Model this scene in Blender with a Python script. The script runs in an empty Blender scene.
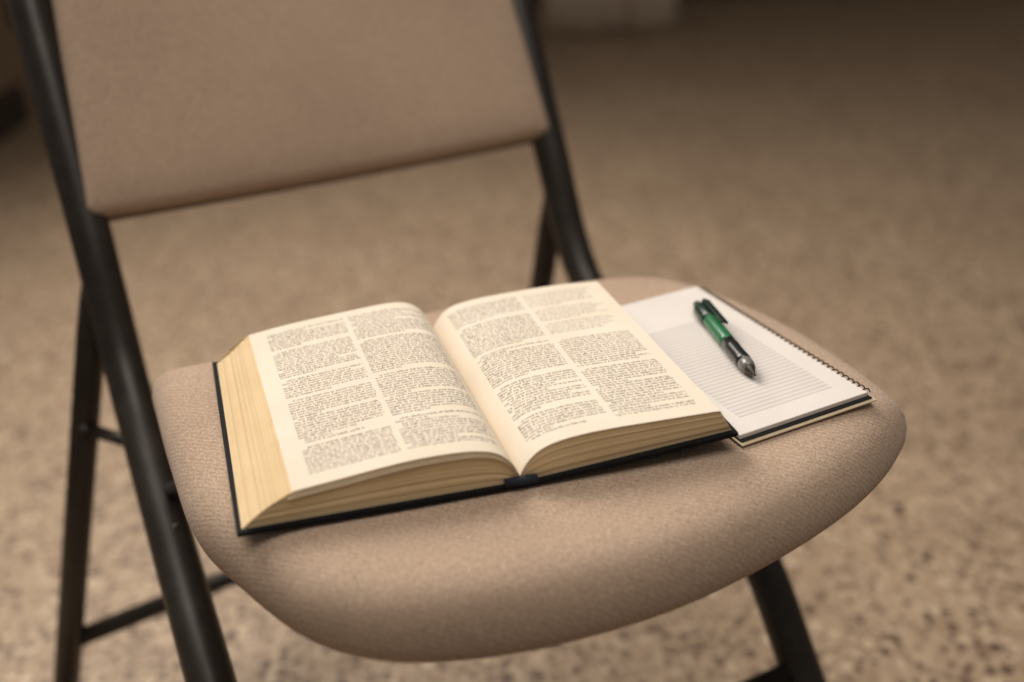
import bpy, bmesh, math, random
import numpy as np
from mathutils import Vector, Matrix
random.seed(4); rng=np.random.default_rng(7)
sc=bpy.context.scene; C=sc.collection
sc.view_settings.view_transform='Standard'
# ------------------------------------------------------------ camera
F=1000.0; PITCH=.4916; ROLL=.040; CAMZ=.78; SEATZ=.45
cp,sp=math.cos(PITCH),math.sin(PITCH); cr,sr=math.cos(ROLL),math.sin(ROLL)
R0,U0,F0=Vector((1,0,0)),Vector((0,sp,cp)),Vector((0,cp,-sp))
R1=R0*cr-U0*sr; U1=U0*cr+R0*sr
cam=bpy.data.cameras.new('camera'); co=bpy.data.objects.new('camera',cam); C.objects.link(co)
co.matrix_world=Matrix(((R1.x,U1.x,-F0.x,0),(R1.y,U1.y,-F0.y,0),(R1.z,U1.z,-F0.z,CAMZ),(0,0,0,1)))
cam.sensor_width=36; cam.lens=36*F/1024; cam.clip_start=.01
cam.dof.use_dof=True; cam.dof.focus_distance=.60; cam.dof.aperture_fstop=2.3
sc.camera=co
def at(u,v,z):
    d=R1*((u-512)/F)-U1*((v-341)/F)+F0
    return Vector((0,0,CAMZ))+d*((z-CAMZ)/d.z)
# ------------------------------------------------------------ helpers
def lin(r,g,b):
    f=lambda c:(c/255/12.92 if c/255<=.04045 else ((c/255+.055)/1.055)**2.4)
    return (f(r),f(g),f(b),1)
class NT:
    def __init__(s,name):
        s.m=bpy.data.materials.new(name); s.m.use_nodes=True; s.t=s.m.node_tree; s.n=s.t.nodes
        s.b=s.n['Principled BSDF']
    def new(s,t,**k):
        n=s.n.new(t)
        for a,v in k.items(): setattr(n,a,v)
        return n
    def link(s,a,b): s.t.links.new(a,b)
    def ramp(s,src,stops):
        r=s.new('ShaderNodeValToRGB'); e=r.color_ramp.elements
        while len(e)<len(stops): e.new(.5)
        for i,(p,c) in enumerate(stops): e[i].position=p; e[i].color=c
        s.link(src,r.inputs[0]); return r.outputs[0]
    def noise(s,scale,detail=2,vec=None,rough=.5):
        n=s.new('ShaderNodeTexNoise'); n.inputs['Scale'].default_value=scale; n.inputs['Detail'].default_value=detail; n.inputs['Roughness'].default_value=rough
        if vec: s.link(vec,n.inputs['Vector'])
        return n.outputs['Fac']
    def bump(s,h,st,dist=.001):
        b=s.new('ShaderNodeBump'); b.inputs['Strength'].default_value=st; b.inputs['Distance'].default_value=dist
        s.link(h,b.inputs['Height']); s.link(b.outputs[0],s.b.inputs['Normal'])
    def madd(s,a,k,c=None):
        m=s.new('ShaderNodeMath',operation='MULTIPLY_ADD'); s.link(a,m.inputs[0]); m.inputs[1].default_value=k
        if c is None: m.inputs[2].default_value=0
        else: s.link(c,m.inputs[2])
        return m.outputs[0]
    def obj(s): return s.new('ShaderNodeTexCoord').outputs['Object']
    def mapping(s,vec,sc):
        m=s.new('ShaderNodeMapping'); m.inputs['Scale'].default_value=sc; s.link(vec,m.inputs['Vector']); return m.outputs[0]
def simple(name,c1,c2,scale=40,rough=.6,metal=0,bump=0):
    t=NT(name); v=t.obj(); n=t.noise(scale,3,v)
    t.link(t.ramp(n,[(.3,c1),(.7,c2)]),t.b.inputs['Base Color']); t.b.inputs['Roughness'].default_value=rough; t.b.inputs['Metallic'].default_value=metal
    if bump: t.bump(n,bump)
    return t.m
def mesh(name,verts,faces,mat,parent=None,smooth=True,uv=None):
    me=bpy.data.meshes.new(name); me.from_pydata([tuple(v) for v in verts],[],faces); me.update()
    bm=bmesh.new(); bm.from_mesh(me); bmesh.ops.recalc_face_normals(bm,faces=bm.faces); bm.to_mesh(me); bm.free()
    if uv is not None:
        a=me.attributes.new('layer','FLOAT','POINT'); a.data.foreach_set('value',[float(x) for x in uv])
    me.materials.append(mat)
    if smooth: me.polygons.foreach_set('use_smooth',[True]*len(me.polygons))
    o=bpy.data.objects.new(name,me); C.objects.link(o)
    if parent: o.parent=parent
    return o
def grid_faces(nu,nv,off=0,closed_v=False):
    f=[]
    for i in range(nu-1):
        for j in range(nv if closed_v else nv-1):
            k=(j+1)%nv; f.append((off+i*nv+j,off+(i+1)*nv+j,off+(i+1)*nv+k,off+i*nv+k))
    return f
def catmull(P,n=8,closed=False):
    P=[Vector(p) for p in P]
    Q=[P[-1]]+P+[P[0],P[1]] if closed else [2*P[0]-P[1]]+P+[2*P[-1]-P[-2]]
    out=[]
    for i in range(1,len(Q)-2):
        a,b,c,d=Q[i-1:i+3]
        for k in range(n):
            t=k/n; out.append(.5*((2*b)+(c-a)*t+(2*a-5*b+4*c-d)*t*t+(3*b-a-3*c+d)*t**3))
    return out if closed else out+[P[-1]]
def tube_data(P,r,seg=16,rr=None):
    P=[Vector(p) for p in P]; V=[];n=len(P)
    T=[(P[min(i+1,n-1)]-P[max(i-1,0)]).normalized() for i in range(n)]
    N=T[0].orthogonal().normalized()
    for i in range(n):
        N=(N-T[i]*N.dot(T[i])).normalized(); B=T[i].cross(N)
        ri=rr[i] if rr else r
        for j in range(seg):
            a=2*math.pi*j/seg; V.append(P[i]+(N*math.cos(a)+B*math.sin(a))*ri)
    Fc=grid_faces(n,seg,0,True); Fc.append(tuple(range(seg))[::-1]); Fc.append(tuple(range((n-1)*seg,n*seg)))
    return V,Fc
def tube(name,P,r,mat,parent=None,seg=16,rr=None):
    V,Fc=tube_data(P,r,seg,rr); return mesh(name,V,Fc,mat,parent)
def box_bm(bm,c,s,M=None,bev=0):
    g=bmesh.ops.create_cube(bm,size=1); vs=g['verts']
    bmesh.ops.scale(bm,vec=s,verts=vs)
    if bev:
        es=list({e for v in vs for e in v.link_edges}); r=bmesh.ops.bevel(bm,geom=es,offset=bev,segments=3,affect='EDGES',profile=.5); vs=list({v for v in r['verts']}|{v for v in vs if v.is_valid})
    bmesh.ops.translate(bm,vec=c,verts=vs)
def box(name,c,s,mat,parent=None,bev=.002):
    bm=bmesh.new(); box_bm(bm,c,s,bev=bev); me=bpy.data.meshes.new(name); bm.to_mesh(me); bm.free(); me.materials.append(mat)
    o=bpy.data.objects.new(name,me); C.objects.link(o)
    if parent: o.parent=parent
    return o
def empty(name,loc,rz,label,cat):
    o=bpy.data.objects.new(name,None); C.objects.link(o); o.location=loc; o.rotation_euler=(0,0,rz); o['label']=label; o['category']=cat; o.empty_display_size=.05
    return o
# ------------------------------------------------------------ materials
def fabric(name,c1,c2):
    t=NT(name); v=t.obj(); n=t.noise(720,3,v,.65); m=t.mapping(v,(1150,540,1150)); n2=t.noise(1,2,m,.7); big=t.noise(9,3,v)
    wv=t.new('ShaderNodeTexWave'); wv.bands_direction='DIAGONAL'; wv.inputs['Scale'].default_value=135; wv.inputs['Distortion'].default_value=3; wv.inputs['Detail'].default_value=2; wv.inputs['Detail Scale'].default_value=1.2
    t.link(v,wv.inputs['Vector'])
    s1=t.madd(n,1,n2); s2=t.madd(wv.outputs['Fac'],.12,s1); s3=t.madd(big,.25,s2)
    mr=t.new('ShaderNodeMapRange'); mr.inputs['From Min'].default_value=.88; mr.inputs['From Max'].default_value=1.48
    t.link(s3,mr.inputs['Value'])
    t.link(t.ramp(mr.outputs[0],[(0,c1),(1.0,c2)]),t.b.inputs['Base Color'])
    t.b.inputs['Roughness'].default_value=.95; t.b.inputs['Sheen Weight'].default_value=.2; t.b.inputs['Sheen Roughness'].default_value=.45
    t.b.inputs['Sheen Tint'].default_value=(1,.9,.8,1)
    t.b.inputs['Specular IOR Level'].default_value=.15
    t.bump(s2,.5,.0009); return t.m
M_fab=fabric('beige_fabric',lin(146,123,105),lin(204,179,156))
M_pipe=simple('seam_fabric',lin(96,78,64),lin(112,92,78),200,.9)
M_metal=simple('bronze_painted_steel',lin(40,34,29),lin(52,45,39),60,.38,.3)
M_rub=simple('black_rubber',lin(22,20,19),lin(30,28,26),80,.7)
M_rivet=simple('worn_steel',lin(58,50,44),lin(78,69,61),120,.45,.6)
M_cover=simple('black_book_cloth',lin(15,15,18),lin(23,23,27),300,.75,0,.2)
M_cover.node_tree.nodes['Principled BSDF'].inputs['Specular IOR Level'].default_value=.15
M_band=simple('dark_navy_headband',lin(18,22,34),lin(30,36,52),500,.8)
def edge_mat():
    t=NT('page_edges'); a=t.new('ShaderNodeAttribute',attribute_name='layer').outputs['Fac']; v=t.obj()
    n0=t.noise(10,2,v)
    cb=t.new('ShaderNodeCombineXYZ'); t.link(t.madd(n0,.06,a),cb.inputs[0])
    n=t.noise(200,3,cb.outputs[0],.7); n2=t.noise(20,2,cb.outputs[0],.5); n3=t.noise(30,3,v)
    s=t.madd(n3,.25,t.madd(n2,.15,t.madd(n,.7)))
    t.link(t.ramp(s,[(.36,lin(196,165,122)),(.54,lin(220,192,148)),(.74,lin(236,212,172))]),t.b.inputs['Base Color'])
    t.b.inputs['Roughness'].default_value=.9; t.bump(n,.2,.0004); return t.m
M_edge=edge_mat()
def page_mat():
    t=NT('printed_page'); a=t.new('ShaderNodeAttribute',attribute_name='ink').outputs['Fac']; v=t.obj()
    base=t.ramp(t.noise(18,3,v),[(.3,lin(219,206,187)),(.7,lin(227,215,197))])
    mx=t.new('ShaderNodeMix',data_type='RGBA'); t.link(a,mx.inputs[0]); t.link(base,mx.inputs[6]); mx.inputs[7].default_value=lin(114,106,98)
    t.link(mx.outputs[2],t.b.inputs['Base Color']); t.b.inputs['Roughness'].default_value=.8; t.b.inputs['Specular IOR Level'].default_value=.15; return t.m
M_page=page_mat()
M_paperplain=simple('plain_page',lin(216,200,174),lin(228,213,188),20,.8)
# ------------------------------------------------------------ setting
def floor_mat():
    t=NT('terrazzo'); v=t.obj()
    big=t.ramp(t.noise(3,3,v),[(.3,lin(156,133,109)),(.7,lin(174,150,124))])
    def chips(scale,thr,col,prev,seed):
        vo=t.new('ShaderNodeTexVoronoi'); vo.inputs['Scale'].default_value=scale; vo.inputs['Randomness'].default_value=1
        mp=t.new('ShaderNodeMapping'); mp.inputs['Location'].default_value=(seed,seed*1.7,0); t.link(v,mp.inputs[0]); t.link(mp.outputs[0],vo.inputs['Vector'])
        sep=t.new('ShaderNodeSeparateColor'); t.link(vo.outputs['Color'],sep.inputs[0])
        sub=t.new('ShaderNodeMath',operation='MULTIPLY'); t.link(sep.outputs[0],sub.inputs[0]); sub.inputs[1].default_value=thr
        lt=t.new('ShaderNodeMath',operation='LESS_THAN'); t.link(vo.outputs['Distance'],lt.inputs[0]); t.link(sub.outputs[0],lt.inputs[1])
        mx=t.new('ShaderNodeMix',data_type='RGBA'); t.link(lt.outputs[0],mx.inputs[0]); t.link(prev,mx.inputs[6])
        cc=t.ramp(sep.outputs[1],[(.2,col[0]),(.8,col[1])]); t.link(cc,mx.inputs[7]); return mx.outputs[2]
    c=chips(130,.6,(lin(188,165,138),lin(130,107,84)),big,1)
    c=chips(70,.6,(lin(196,174,147),lin(164,139,113)),c,5)
    c=chips(64,.50,(lin(92,72,57),lin(138,114,92)),c,9)
    c=chips(95,.52,(lin(98,78,62),lin(140,116,94)),c,14)
    t.link(c,t.b.inputs['Base Color']); t.b.inputs['Roughness'].default_value=.6; return t.m
fl=mesh('floor',[(-6,-3,0),(6,-3,0),(6,4.6,0),(-6,4.6,0)],[(0,1,2,3)],floor_mat(),smooth=False); fl['kind']='structure'
M_wall=simple('painted_wall',lin(120,104,88),lin(130,114,96),3,.9)
wl=box('wall_back',(0,4.65,1.4),(12,.1,2.8),M_wall,bev=0); wl['kind']='structure'
M_base=simple('dark_skirting',lin(58,48,40),lin(70,58,48),8,.7)
bb=box('baseboard_back',(0,4.585,.07),(12,.03,.14),M_base,bev=.004); bb['kind']='structure'
# curtain
cv=[];n=180
for k,z in enumerate((.02,.3,.8,1.5,2.2)):
    for i in range(n):
        x=i/(n-1); cv.append((.17+x*.50,3.86+.03*math.sin(x*15+.4*math.sin(z))*(1-.2*z/2.2)+.014*math.sin(x*33),z))
cur=mesh('curtain',cv,grid_faces(5,n),simple('grey_curtain',lin(216,200,182),lin(234,220,204),7,.9))
md=cur.modifiers.new('thick','SOLIDIFY'); md.thickness=.004
cur['label']='pale blurred curtain hanging far behind the chair'; cur['category']='curtain'
# cabinet at left
cb=empty('cabinet',(-1.85,2.78,0),0,'blurred brown cabinet with dark plinth beyond the left chair post','cabinet')
M_wood=simple('brown_wood',lin(140,120,99),lin(156,134,112),6,.6)
M_plinth=simple('dark_plinth',lin(62,52,44),lin(74,63,53),20,.7)
box('body',(0,0,.64),(.9,.42,1.04),M_wood,cb,.006)
box('plinth',(0,.0,.06),(.88,.40,.12),M_plinth,cb,.004)
for s in (-1,1):
    d=box('door',(s*.222,-.219,.64),(.43,.018,1.0),M_wood,cb,.004)
    tube('handle',[(s*.05,-.25,.62),(s*.05,-.25,.76)],.006,M_rivet,d,10)
# ------------------------------------------------------------ chair
PSI=.4438; TX,TY=.0064,.5413
chair=empty('folding_chair',(TX,TY,0),PSI,'beige padded folding chair with dark metal frame holding the open book','chair')
Z=SEATZ
def to_chair(p):
    dx,dy=p.x-TX,p.y-TY; c,s=math.cos(PSI),math.sin(PSI)
    return Vector((c*dx+s*dy,-s*dx+c*dy,0))
# seat rim measured from the photograph on the plane of the rim
rim=[(153,400,-.022),(172,472,-.028),(196,538,-.033),(244,588,-.036),(284,622,-.037),(326,645,-.038),(400,658,-.038),(500,651,-.038),(600,629,-.038),(700,594,-.037),(800,539,-.034),(868,486,-.030),(905,436,-.027),(895,400,-.020),(800,335,-.020),(690,286,-.018),(600,284,-.018),(420,320,-.018),(212,368,-.018),(154,380,-.018)]
ctl=[to_chair(at(u,v,Z+z)) for u,v,z in rim]
out=catmull(ctl,10,True)
for _ in range(6):
    m=len(out); out=[(out[i-1]+out[i]*2+out[(i+1)%m])/4 for i in range(m)]
OUT=[(p.x,p.y) for p in out]; NT_=len(OUT)
SCX=sum(p[0] for p in OUT)/NT_; SCY=sum(p[1] for p in OUT)/NT_
prof=[(.0,0.0),(.35,0.0),(.62,0.0),(.80,-.0004),(.865,-.0016),(.912,-.0040),(.948,-.0078),(.974,-.0130),(.991,-.0195),(.999,-.027),(1.0,-.034),(.992,-.040),(.972,-.045),(.94,-.048),(.6,-.048),(.0,-.048)]
V=[]
for (r,z) in prof:
    for x,y in OUT:
        rr=max(r,.001); V.append((SCX+(x-SCX)*rr,SCY+(y-SCY)*rr,Z+z-.001))
seat=mesh('seat',V,grid_faces(len(prof),NT_,0,True),M_fab,chair)
pv=[]
for z,k in ((-.048,.86),(-.056,.83),(-.056,.0)):
    for x,y in OUT:
        kk=max(k,.001); pv.append((SCX+(x-SCX)*kk,SCY+(y-SCY)*kk,Z+z-.0005))
mesh('seat_pan',pv,grid_faces(3,NT_,0,True),M_metal,chair)
# profile of front leg / back post
prof_p=[(.515,.315),(.435,.161),(.366,.027),(.300,-.085),(.165,-.160),(.03,-.215),(-.05,-.299),(-.155,-.45)]
WP=.2175
PR=.0166
for s in (-1,1):
    xx=s*WP if s>0 else -.2155
    P=[(xx-(0 if s>0 else max(0,-z)*.016),y,Z+z) for y,z in prof_p]; xb=P[-1][0]; P[-1]=(xb,-.155,.012)
    cpts=catmull(P,8)
    lg=tube('front_leg',cpts,PR,M_metal,chair,20)
    tube('rubber_foot',[(xb,-.152,.03),(xb,-.160,0)],.0195,M_rub,lg,18)
    # straight rear leg: outside the post on one side, inside it on the other
    Q=[(xx-.004,.353,Z),(-.347,.337,.012)] if s<0 else [(xx,.353,Z),(.168,.402,.012)]
    Q=[Vector(q) for q in Q]; on=lambda z:Q[0].lerp(Q[1],(Z-z)/(Z-.012))
    rl=tube('rear_leg',[on(Z),on(Z-.02),on(Z-.05),on(Z-.2),on(.012)],.0122,M_metal,chair,18,[.0095,.0112,.0122,.0122,.0122])
    f=Q[-1]
    tube('rubber_foot',[(f[0],f[1],.03),(f[0]*1.005,f[1],0)],.0155,M_rub,rl,18)
    a=on(Z-.138)
    lk=tube('hinge_link',[a,(xx,.262,Z-.122)],.0055,M_metal,chair,10)
    tube('rivet',[a+Vector((0,-.009,.004)),a+Vector((0,-.0145,.0065))],.0045,M_rivet,lk,12)
    for zz in (-.155,):
        c=min(cpts,key=lambda p:abs(p.z-(Z+zz))); e=Vector((.35,-.75,.55)).normalized()
        tube('rivet',[c+e*(PR-.003),c+e*(PR+.0012),c+e*(PR+.0018)],.0045,M_rivet,lg,12,[.0045,.0045,.003])
    tube('seat_bracket',[(s*.165,.10,Z-.054),(s*.195,.15,Z-.09),(s*.211,.21,Z-.135)],.006,M_metal,chair,10)
top=catmull([(-.2155,.512,Z+.31),(-WP+.012,.527,Z+.335),(-WP+.05,.534,Z+.35),(0,.545,Z+.352),(WP-.05,.534,Z+.35),(WP-.01,.527,Z+.335),(WP,.512,Z+.31)],6)
tube('top_rail',top,PR,M_metal,chair,20)
tube('crossbar',[(-.320,.340,.096),(.178,.392,.096)],.0092,M_metal,chair,14)
tube('crossbar',[(-WP,-.050,.150),(WP,-.050,.150)],.010,M_metal,chair,14)
# backrest
def backrest():
    wb=WP+.001; hb=.29; rc=.011
    up=Vector((0,.50,1)).normalized(); nr=Vector((0,-up.z,up.y))
    base=Vector((0,.366+.5*.012,Z+.038))+nr*.007
    def contour(off):
        pts=[];a,b=wb-off,hb-2*off
        r=max(rc-off,.0003)
        for cx,cz,a0 in ((a-r,hb-off-r,0),(-a+r,hb-off-r,90),(-a+r,off+r,180),(a-r,off+r,270)):
            for k in range(9):
                an=math.radians(a0+k*90/8); pts.append((cx+r*math.cos(an),cz+r*math.sin(an)))
        o=[]
        for i in range(len(pts)):
            p,q=pts[i],pts[(i+1)%len(pts)]; m=14 if i%9==8 else 1
            for k in range(m): o.append((p[0]+(q[0]-p[0])*k/m,p[1]+(q[1]-p[1])*k/m))
        # slightly narrower towards the top
        return [(x*(1-.50*z) if x<0 else x*(1-.30*z),z) for x,z in o]
    V=[];N=None
    lv=[(.1447,.0165),(.14,.0165),(.12,.0165),(.09,.0165),(.06,.0165),(.03,.016),(.012,.0145),(.005,.011),(.001,.005),(0,0),(.001,-.005),(.004,-.009),(.02,-.011),(.1447,-.011)]
    crv=lambda x:.016*(1-(x/wb)**2)
    for off,d in lv:
        c=contour(off); N=len(c)
        for x,z in c: V.append(base+up*z+nr*(d-crv(x))+Vector((x,0,0)))
    b=mesh('backrest',V,grid_faces(len(lv),N,0,True),M_fab,chair)
    bm=bmesh.new(); bm.from_mesh(b.data); bmesh.ops.remove_doubles(bm,verts=bm.verts,dist=.0009); bmesh.ops.recalc_face_normals(bm,faces=bm.faces); bm.to_mesh(b.data); bm.free()
    P=[base+up*z+nr*(-.007-crv(x))+Vector((x,0,0)) for x,z in contour(.001)+contour(.001)[:1]]
    tube('backrest_trim',P,.004,M_pipe,b,8)
backrest()
# ------------------------------------------------------------ book
A=at(237,533,Z+.002);B=at(740,440,Z+.010);Cc=at(612,299,Z+.010)
ab=(B-A); BETA=math.atan2(ab.y,ab.x); bw=math.hypot(ab.x,ab.y)
nn=Vector((-math.sin(BETA),math.cos(BETA),0)); bh=(Cc-B).dot(nn)
BETA+=.02
nn=Vector((-math.sin(BETA),math.cos(BETA),0))
ctr=(A+B)/2+nn*(bh/2)
book=empty('open_book',(ctr.x,ctr.y,Z),BETA,'thick open book with two-column print lying on the chair seat','book')
hw,hh=bw/2,bh/2
TILT=.010
def gx(y): return .0045-.0085*y/hh
def tz(x): return 0 if x<.02 else TILT*(x-.02)/(hw-.02)
def lshear(x,y): return x*(1-.045*(y/hh+1)) if x>0 else x*(1+.060*(y/hh+1))
# cover
xs=np.linspace(-hw,hw,61); V=[]
cs=lambda x,y:.0004*math.sin(x*38+1)*(1 if y<0 else -1)
for y in np.linspace(-hh,hh,9):
    for x in xs: V.append((lshear(x,y),y+cs(x,y),.0010+tz(x)))
    for x in xs[::-1]: V.append((lshear(x,y),y+cs(x,y),.0034+tz(x)))
n=len(xs)*2
Fc=grid_faces(9,n,0,True)+[tuple(range(n)),tuple(range(8*n,9*n))]
mesh('cover',V,Fc,M_cover,book,smooth=False)
CT=.0034
yp=hh-.0035
def topz(side,s,y=0):
    # height of page surface over the cover, s=0 gutter, 1 outer edge
    dip=1-math.exp(-s/ (.066 if side<0 else .064))
    q=y/.1
    if side<0: H=.0276-.0098*s**0.85+.0028*q*(1-s)+(.0028-.0006*q)*math.sin(s*math.pi)+.0005*math.sin(s*7+q*1.5)*s*(1-s)*4
    else: H=.0210-.0064*s+(.0026+.0005*q)*math.sin(s*math.pi)+.0005*math.sin(s*6+1+q)*s*(1-s)*4
    return .003+(H-.003)*dip
def outer(side,t,y):
    if side<0: return -lshear(-(hw-.003),y)*1.0-(.0260-.0025*y/hh)*(.75*t+.25*t**3)
    return lshear(hw-.0022,y)-.0078*t
def px(side,s,t,y): return gx(y)+s*(side*outer(side,t,y)-gx(y))
def bp(side,s,t,y):
    x=px(side,s,t,y)
    return (x,y,CT+tz(x)+t*topz(side,s,y))
for side in (-1,1):
    V=[];Fc=[];L=[]
    ns,nt,ny=40,46,30
    ss=[ (i/(ns-1))**1.7 for i in range(ns)]
    jit=[random.uniform(-.00022,.00022)+.00015*math.sin(j*.5) for j in range(nt)]
    for yy in (-yp,yp):
        off=len(V)
        for i in range(ns):
            for j in range(nt):
                t=j/(nt-1)*.985; p=bp(side,ss[i],t,yy); V.append((p[0],yy+(jit[j] if yy<0 else -jit[j]),p[2])); L.append(t+ (0 if yy<0 else 3))
        Fc+=grid_faces(ns,nt,off)
    off=len(V)
    for i in range(ny):
        for j in range(nt):
            t=j/(nt-1)*.985; y=-yp+2*yp*i/(ny-1); p=bp(side,1,t,y)
            V.append((p[0]-side*(.0022*math.sin(t*math.pi)+jit[j]*1.2),p[1],p[2])); L.append(t)
    Fc+=grid_faces(ny,nt,off)
    off=len(V)
    for i in range(ns):
        for k in range(9):
            V.append(bp(side,ss[i],.975,-yp+2*yp*k/8)); L.append(.985)
    Fc+=grid_faces(ns,9,off)
    blk=mesh('page_block',V,Fc,M_edge,book,uv=L)
    # ---- printed page
    nu,nv=520,780
    u=np.linspace(0,1,nu); v=np.linspace(0,1,nv)
    ink=np.zeros((nu,nv))
    cols=[(.065,.475),(.50,.91)] if side<0 else [(.075,.485),(.515,.925)]
    nl=62
    for ci,(c0,c1) in enumerate(cols):
        v0,v1=.055,.955
        gaps={-1:[{13,30,49},{9,23,32,51}],1:[{9,24,39,53},{8,16,23,24,25,40}]}[side][ci]
        verse=random.sample(range(nl),7)
        for l in range(nl):
            if l in gaps: continue
            vc=v1-(v1-v0)*(l+.5)/nl; lp=(v1-v0)/nl
            end=1.0
            if l+1 in gaps or l in verse: end=random.uniform(.3,.85)
            st=.06 if (l-1) in gaps or (l-1) in verse else 0
            light=(side>0 and ci==1 and l<26)
            faint=.6 if light else random.uniform(.88,1)
            if light: end=min(end,random.uniform(.8,1))
            pos=st
            while pos<end:
                wl=random.randint(2,9)
                for ch in range(wl):
                    if pos>=end or pos>.985: break
                    cw=random.uniform(.013,.019)
                    f0=pos; f1=min(pos+cw*.8,1)
                    # text runs left to right for the reader on both pages
                    if side>0: ua,ub=c0+(c1-c0)*f0,c0+(c1-c0)*f1
                    else: ua,ub=c1-(c1-c0)*f1,c1-(c1-c0)*f0
                    ia,ib=int(ua*nu),max(int(ub*nu),int(ua*nu)+1)
                    hi=.24+(.2 if random.random()<.28 else 0); lo=-.22-(.2 if random.random()<.15 else 0)
                    ja,jb=int((vc+lo*lp)*nv),int((vc+hi*lp)*nv)+1
                    b_=rng.random((ib-ia,jb-ja))*.5+.5
                    k=random.random()
                    if k<.4 and ib-ia>2: b_[1:-1,1:-1]*=.25
                    elif k<.7: b_[:,(jb-ja)//2]*=.3
                    ink[ia:ib,ja:jb]=np.maximum(ink[ia:ib,ja:jb],b_*faint)
                    pos+=cw
                pos+=.016
    Y=-yp+2*yp*v
    X=np.array([[px(side,a,1,y) for y in Y] for a in u])
    tzv=np.array([[topz(side,a,y) for y in Y] for a in u])
    TZ=np.where(X<.02,0,TILT*(X-.02)/(hw-.02))
    co_=np.empty((nu,nv,3)); co_[:,:,0]=X; co_[:,:,1]=Y[None,:]; co_[:,:,2]=CT+TZ+tzv+.0003
    ii,jj=np.meshgrid(np.arange(nu-1),np.arange(nv-1),indexing='ij'); k=(ii*nv+jj).ravel()
    q=np.stack([k,k+nv,k+nv+1,k+1],1) if side>0 else np.stack([k,k+1,k+nv+1,k+nv],1)
    me=bpy.data.meshes.new('printed_page'); me.vertices.add(nu*nv); me.vertices.foreach_set('co',co_.ravel())
    me.loops.add(q.size); me.loops.foreach_set('vertex_index',q.ravel().astype(np.int32)); me.polygons.add(len(q))
    me.polygons.foreach_set('loop_start',np.arange(0,q.size,4,dtype=np.int32)); me.update(calc_edges=True); me.validate()
    at_=me.attributes.new('ink','FLOAT','POINT'); at_.data.foreach_set('value',ink.ravel().astype(np.float32))
    me.polygons.foreach_set('use_smooth',[True]*len(me.polygons)); me.materials.append(M_page)
    o=bpy.data.objects.new('printed_page',me); C.objects.link(o); o.parent=book
    # ---- loose sheets under the top page
    for m,(dx,dzz) in enumerate(((.0015,-.0014),(.0028,-.0030)) if side<0 else ()):
        V=[]
        for i in range(40):
            s=.02+.98*i/39
            for j in range(12):
                y=-yp-.0008*(m+1)+2*yp*j/11
                x=gx(y)+s*(side*(outer(side,1,y)+dx)-gx(y))
                V.append((x,y,CT+tz(x)+topz(side,s,y)+dzz*(.55+.45*s)-.0006*math.sin(s*3)))
        mesh('loose_page',V,grid_faces(40,12),M_paperplain,book)
g=gx(-yp)
tube('headband',[(g-.009,-yp-.001,CT+.001),(g,-yp-.0025,CT+.002),(g+.009,-yp-.001,CT+.001)],.0026,M_band,book,10)
# ------------------------------------------------------------ notepad
Fp=at(877,400,Z+.001);Gp=at(700,290,Z+.001)
d=Gp-Fp; ANG=math.atan2(d.y,d.x)-math.pi/2; NL=d.length; NW=.102
pad=empty('spiral_notepad',(Fp.x,Fp.y,Z),ANG,'white ruled spiral notepad tucked partly under the open book','notepad')
def slab(name,x0,x1,y0,y1,z0,z1,mat,parent,bev=.0005):
    return box(name,((x0+x1)/2,(y0+y1)/2,(z0+z1)/2),(x1-x0,y1-y0,z1-z0),mat,parent,bev)
M_board=simple('kraft_board',lin(196,176,146),lin(208,190,160),60,.85)
M_dark=simple('navy_black_board',lin(22,22,26),lin(31,31,35),60,.7)
slab('back_board',-NW,0,0,NL,.0002,.0014,M_board,pad)
slab('dark_cover',-NW+.001,-.002,.002,NL,.0015,.0026,M_dark,pad)
def pad_mat():
    t=NT('ruled_paper'); v=t.obj(); sp_=t.new('ShaderNodeSeparateXYZ'); t.link(v,sp_.inputs[0])
    fr=t.new('ShaderNodeMath',operation='DIVIDE'); t.link(sp_.outputs[1],fr.inputs[0]); fr.inputs[1].default_value=.0038
    f2=t.new('ShaderNodeMath',operation='FRACT'); t.link(fr.outputs[0],f2.inputs[0])
    lt=t.new('ShaderNodeMath',operation='LESS_THAN'); t.link(f2.outputs[0],lt.inputs[0]); lt.inputs[1].default_value=.2
    def rng_(src,a,b):
        m=t.new('ShaderNodeMath',operation='COMPARE'); t.link(src,m.inputs[0]); m.inputs[1].default_value=(a+b)/2; m.inputs[2].default_value=(b-a)/2; return m.outputs[0]
    def mul(a,b):
        m=t.new('ShaderNodeMath',operation='MULTIPLY'); t.link(a,m.inputs[0]); t.link(b,m.inputs[1]); return m.outputs[0]
    field=mul(rng_(sp_.outputs[0],-NW+.012,-.019),rng_(sp_.outputs[1],.019,NL-.048))
    k=mul(lt.outputs[0],field)
    amt=t.madd(field,.10,t.madd(k,.30))
    mx=t.new('ShaderNodeMix',data_type='RGBA'); t.link(amt,mx.inputs[0])
    t.link(t.ramp(t.noise(20,2,v),[(.3,lin(214,206,199)),(.7,lin(223,215,208))]),mx.inputs[6]); mx.inputs[7].default_value=lin(104,102,104)
    t.link(mx.outputs[2],t.b.inputs['Base Color']); t.b.inputs['Roughness'].default_value=.8; t.b.inputs['Specular IOR Level'].default_value=.2; return t.m
slab('paper_stack',-NW+.001,-.004,.004,NL-.001,.0027,.0058,pad_mat(),pad)
P=[];nlo=38
for i in range(nlo*14+1):
    a=2*math.pi*i/14; P.append((-.0032+.0028*math.cos(a),.006+(NL-.010)*i/(nlo*14),.0036+.0029*math.sin(a)))
tube('wire_coil',P,.00042,M_rub,pad,6)
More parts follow.
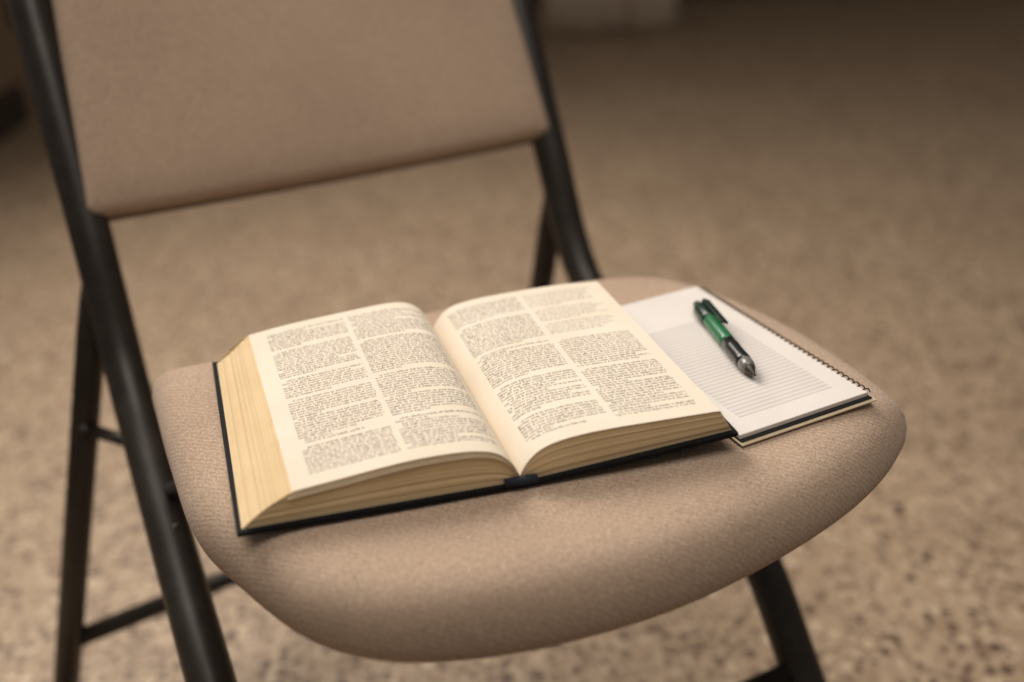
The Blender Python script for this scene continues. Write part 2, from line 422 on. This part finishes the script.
# ------------------------------------------------------------ pen
PT=at(755,377,Z+.010);PE=at(697,305,Z+.011)
d=PE-PT; plen=d.length
K=1.03
pen=empty('ballpoint_pen',(PT.x,PT.y,Z+.0058+.0053*K),math.atan2(d.y,d.x),'green and black click ballpoint pen lying on the ruled notepad','pen')
def glass(name,c,rough=.15):
    t=NT(name); v=t.obj(); t.link(t.ramp(t.noise(90,2,v),[(.3,c),(.7,tuple(min(1,x*1.25) for x in c))]),t.b.inputs['Base Color'])
    t.b.inputs['Roughness'].default_value=rough; t.b.inputs['Coat Weight'].default_value=.3; return t.m
M_green=glass('green_plastic',lin(34,104,66),.3); M_dgreen=glass('dark_green_plastic',lin(16,42,32),.3); M_blk=glass('black_plastic',lin(28,29,28),.25); M_sil=simple('dull_metal_tip',lin(70,66,60),lin(96,90,82),80,.45,.8)
M_smoke=glass('smoky_grey_plastic',lin(104,103,97),.25)
def lathe(name,prof,mat,parent,seg=20):
    P=[(x,0,0) for x,r in prof]; return tube(name,P,1,mat,parent,seg,[r*K for x,r in prof])
L=plen
lathe('tip',[(0,.0006),(.002,.0010),(.004,.0018),(.007,.0030),(.009,.0036)],M_sil,pen)
lathe('nose_cone',[(.008,.0036),(.011,.0045),(.016,.0050),(.0165,.0048)],M_smoke,pen)
lathe('grip',[(.016,.0049),(.020,.0051),(.028,.0049),(.036,.0051),(.044,.0050)],M_blk,pen)
lathe('barrel',[(.0435,.0048),(.048,.0050),(L*.6,.0051),(L-.026,.0050),(L-.024,.0048)],M_green,pen)
lathe('cap',[(L-.026,.0051),(L-.023,.0056),(L-.009,.0057),(L-.005,.0046)],M_dgreen,pen)
lathe('button',[(L-.007,.0032),(L-.001,.0032),(L+.001,.0026)],M_dgreen,pen)
bm=bmesh.new(); box_bm(bm,(L-.026,0,.0076*K),(.036,.0054,.0020),bev=.0008); box_bm(bm,(L-.011,0,.0064*K),(.007,.0054,.0040),bev=.0008)
bmesh.ops.rotate(bm,cent=(0,0,0),matrix=Matrix.Rotation(math.radians(24),3,'X'),verts=bm.verts)
me=bpy.data.meshes.new('clip'); bm.to_mesh(me); bm.free(); me.materials.append(M_dgreen)
cl=bpy.data.objects.new('clip',me); C.objects.link(cl); cl.parent=pen
# ------------------------------------------------------------ light
def area(name,loc,tgt,size,energy,col,spread):
    l=bpy.data.lights.new(name,'AREA'); l.shape='SQUARE'; l.size=size; l.energy=energy; l.color=col; l.spread=math.radians(spread)
    o=bpy.data.objects.new(name,l); C.objects.link(o); o.location=loc
    o.rotation_euler=(Vector(tgt)-Vector(loc)).to_track_quat('-Z','Y').to_euler()
area('key_light',(-.8,1.55,1.7),(.12,.80,.30),1.1,25.5,(1,.935,.86),140)  # added key area light, no window there; near and narrowed so far floor dims
area('overhead_fill',(.15,.2,1.85),(.12,.72,.40),.9,6,(1,.935,.86),130)  # added overhead fill, not a fixture; kept close so light falls off outward
w=bpy.data.worlds.new('world'); sc.world=w; w.use_nodes=True
w.node_tree.nodes['Background'].inputs[0].default_value=(1,.895,.79,1); w.node_tree.nodes['Background'].inputs[1].default_value=.16
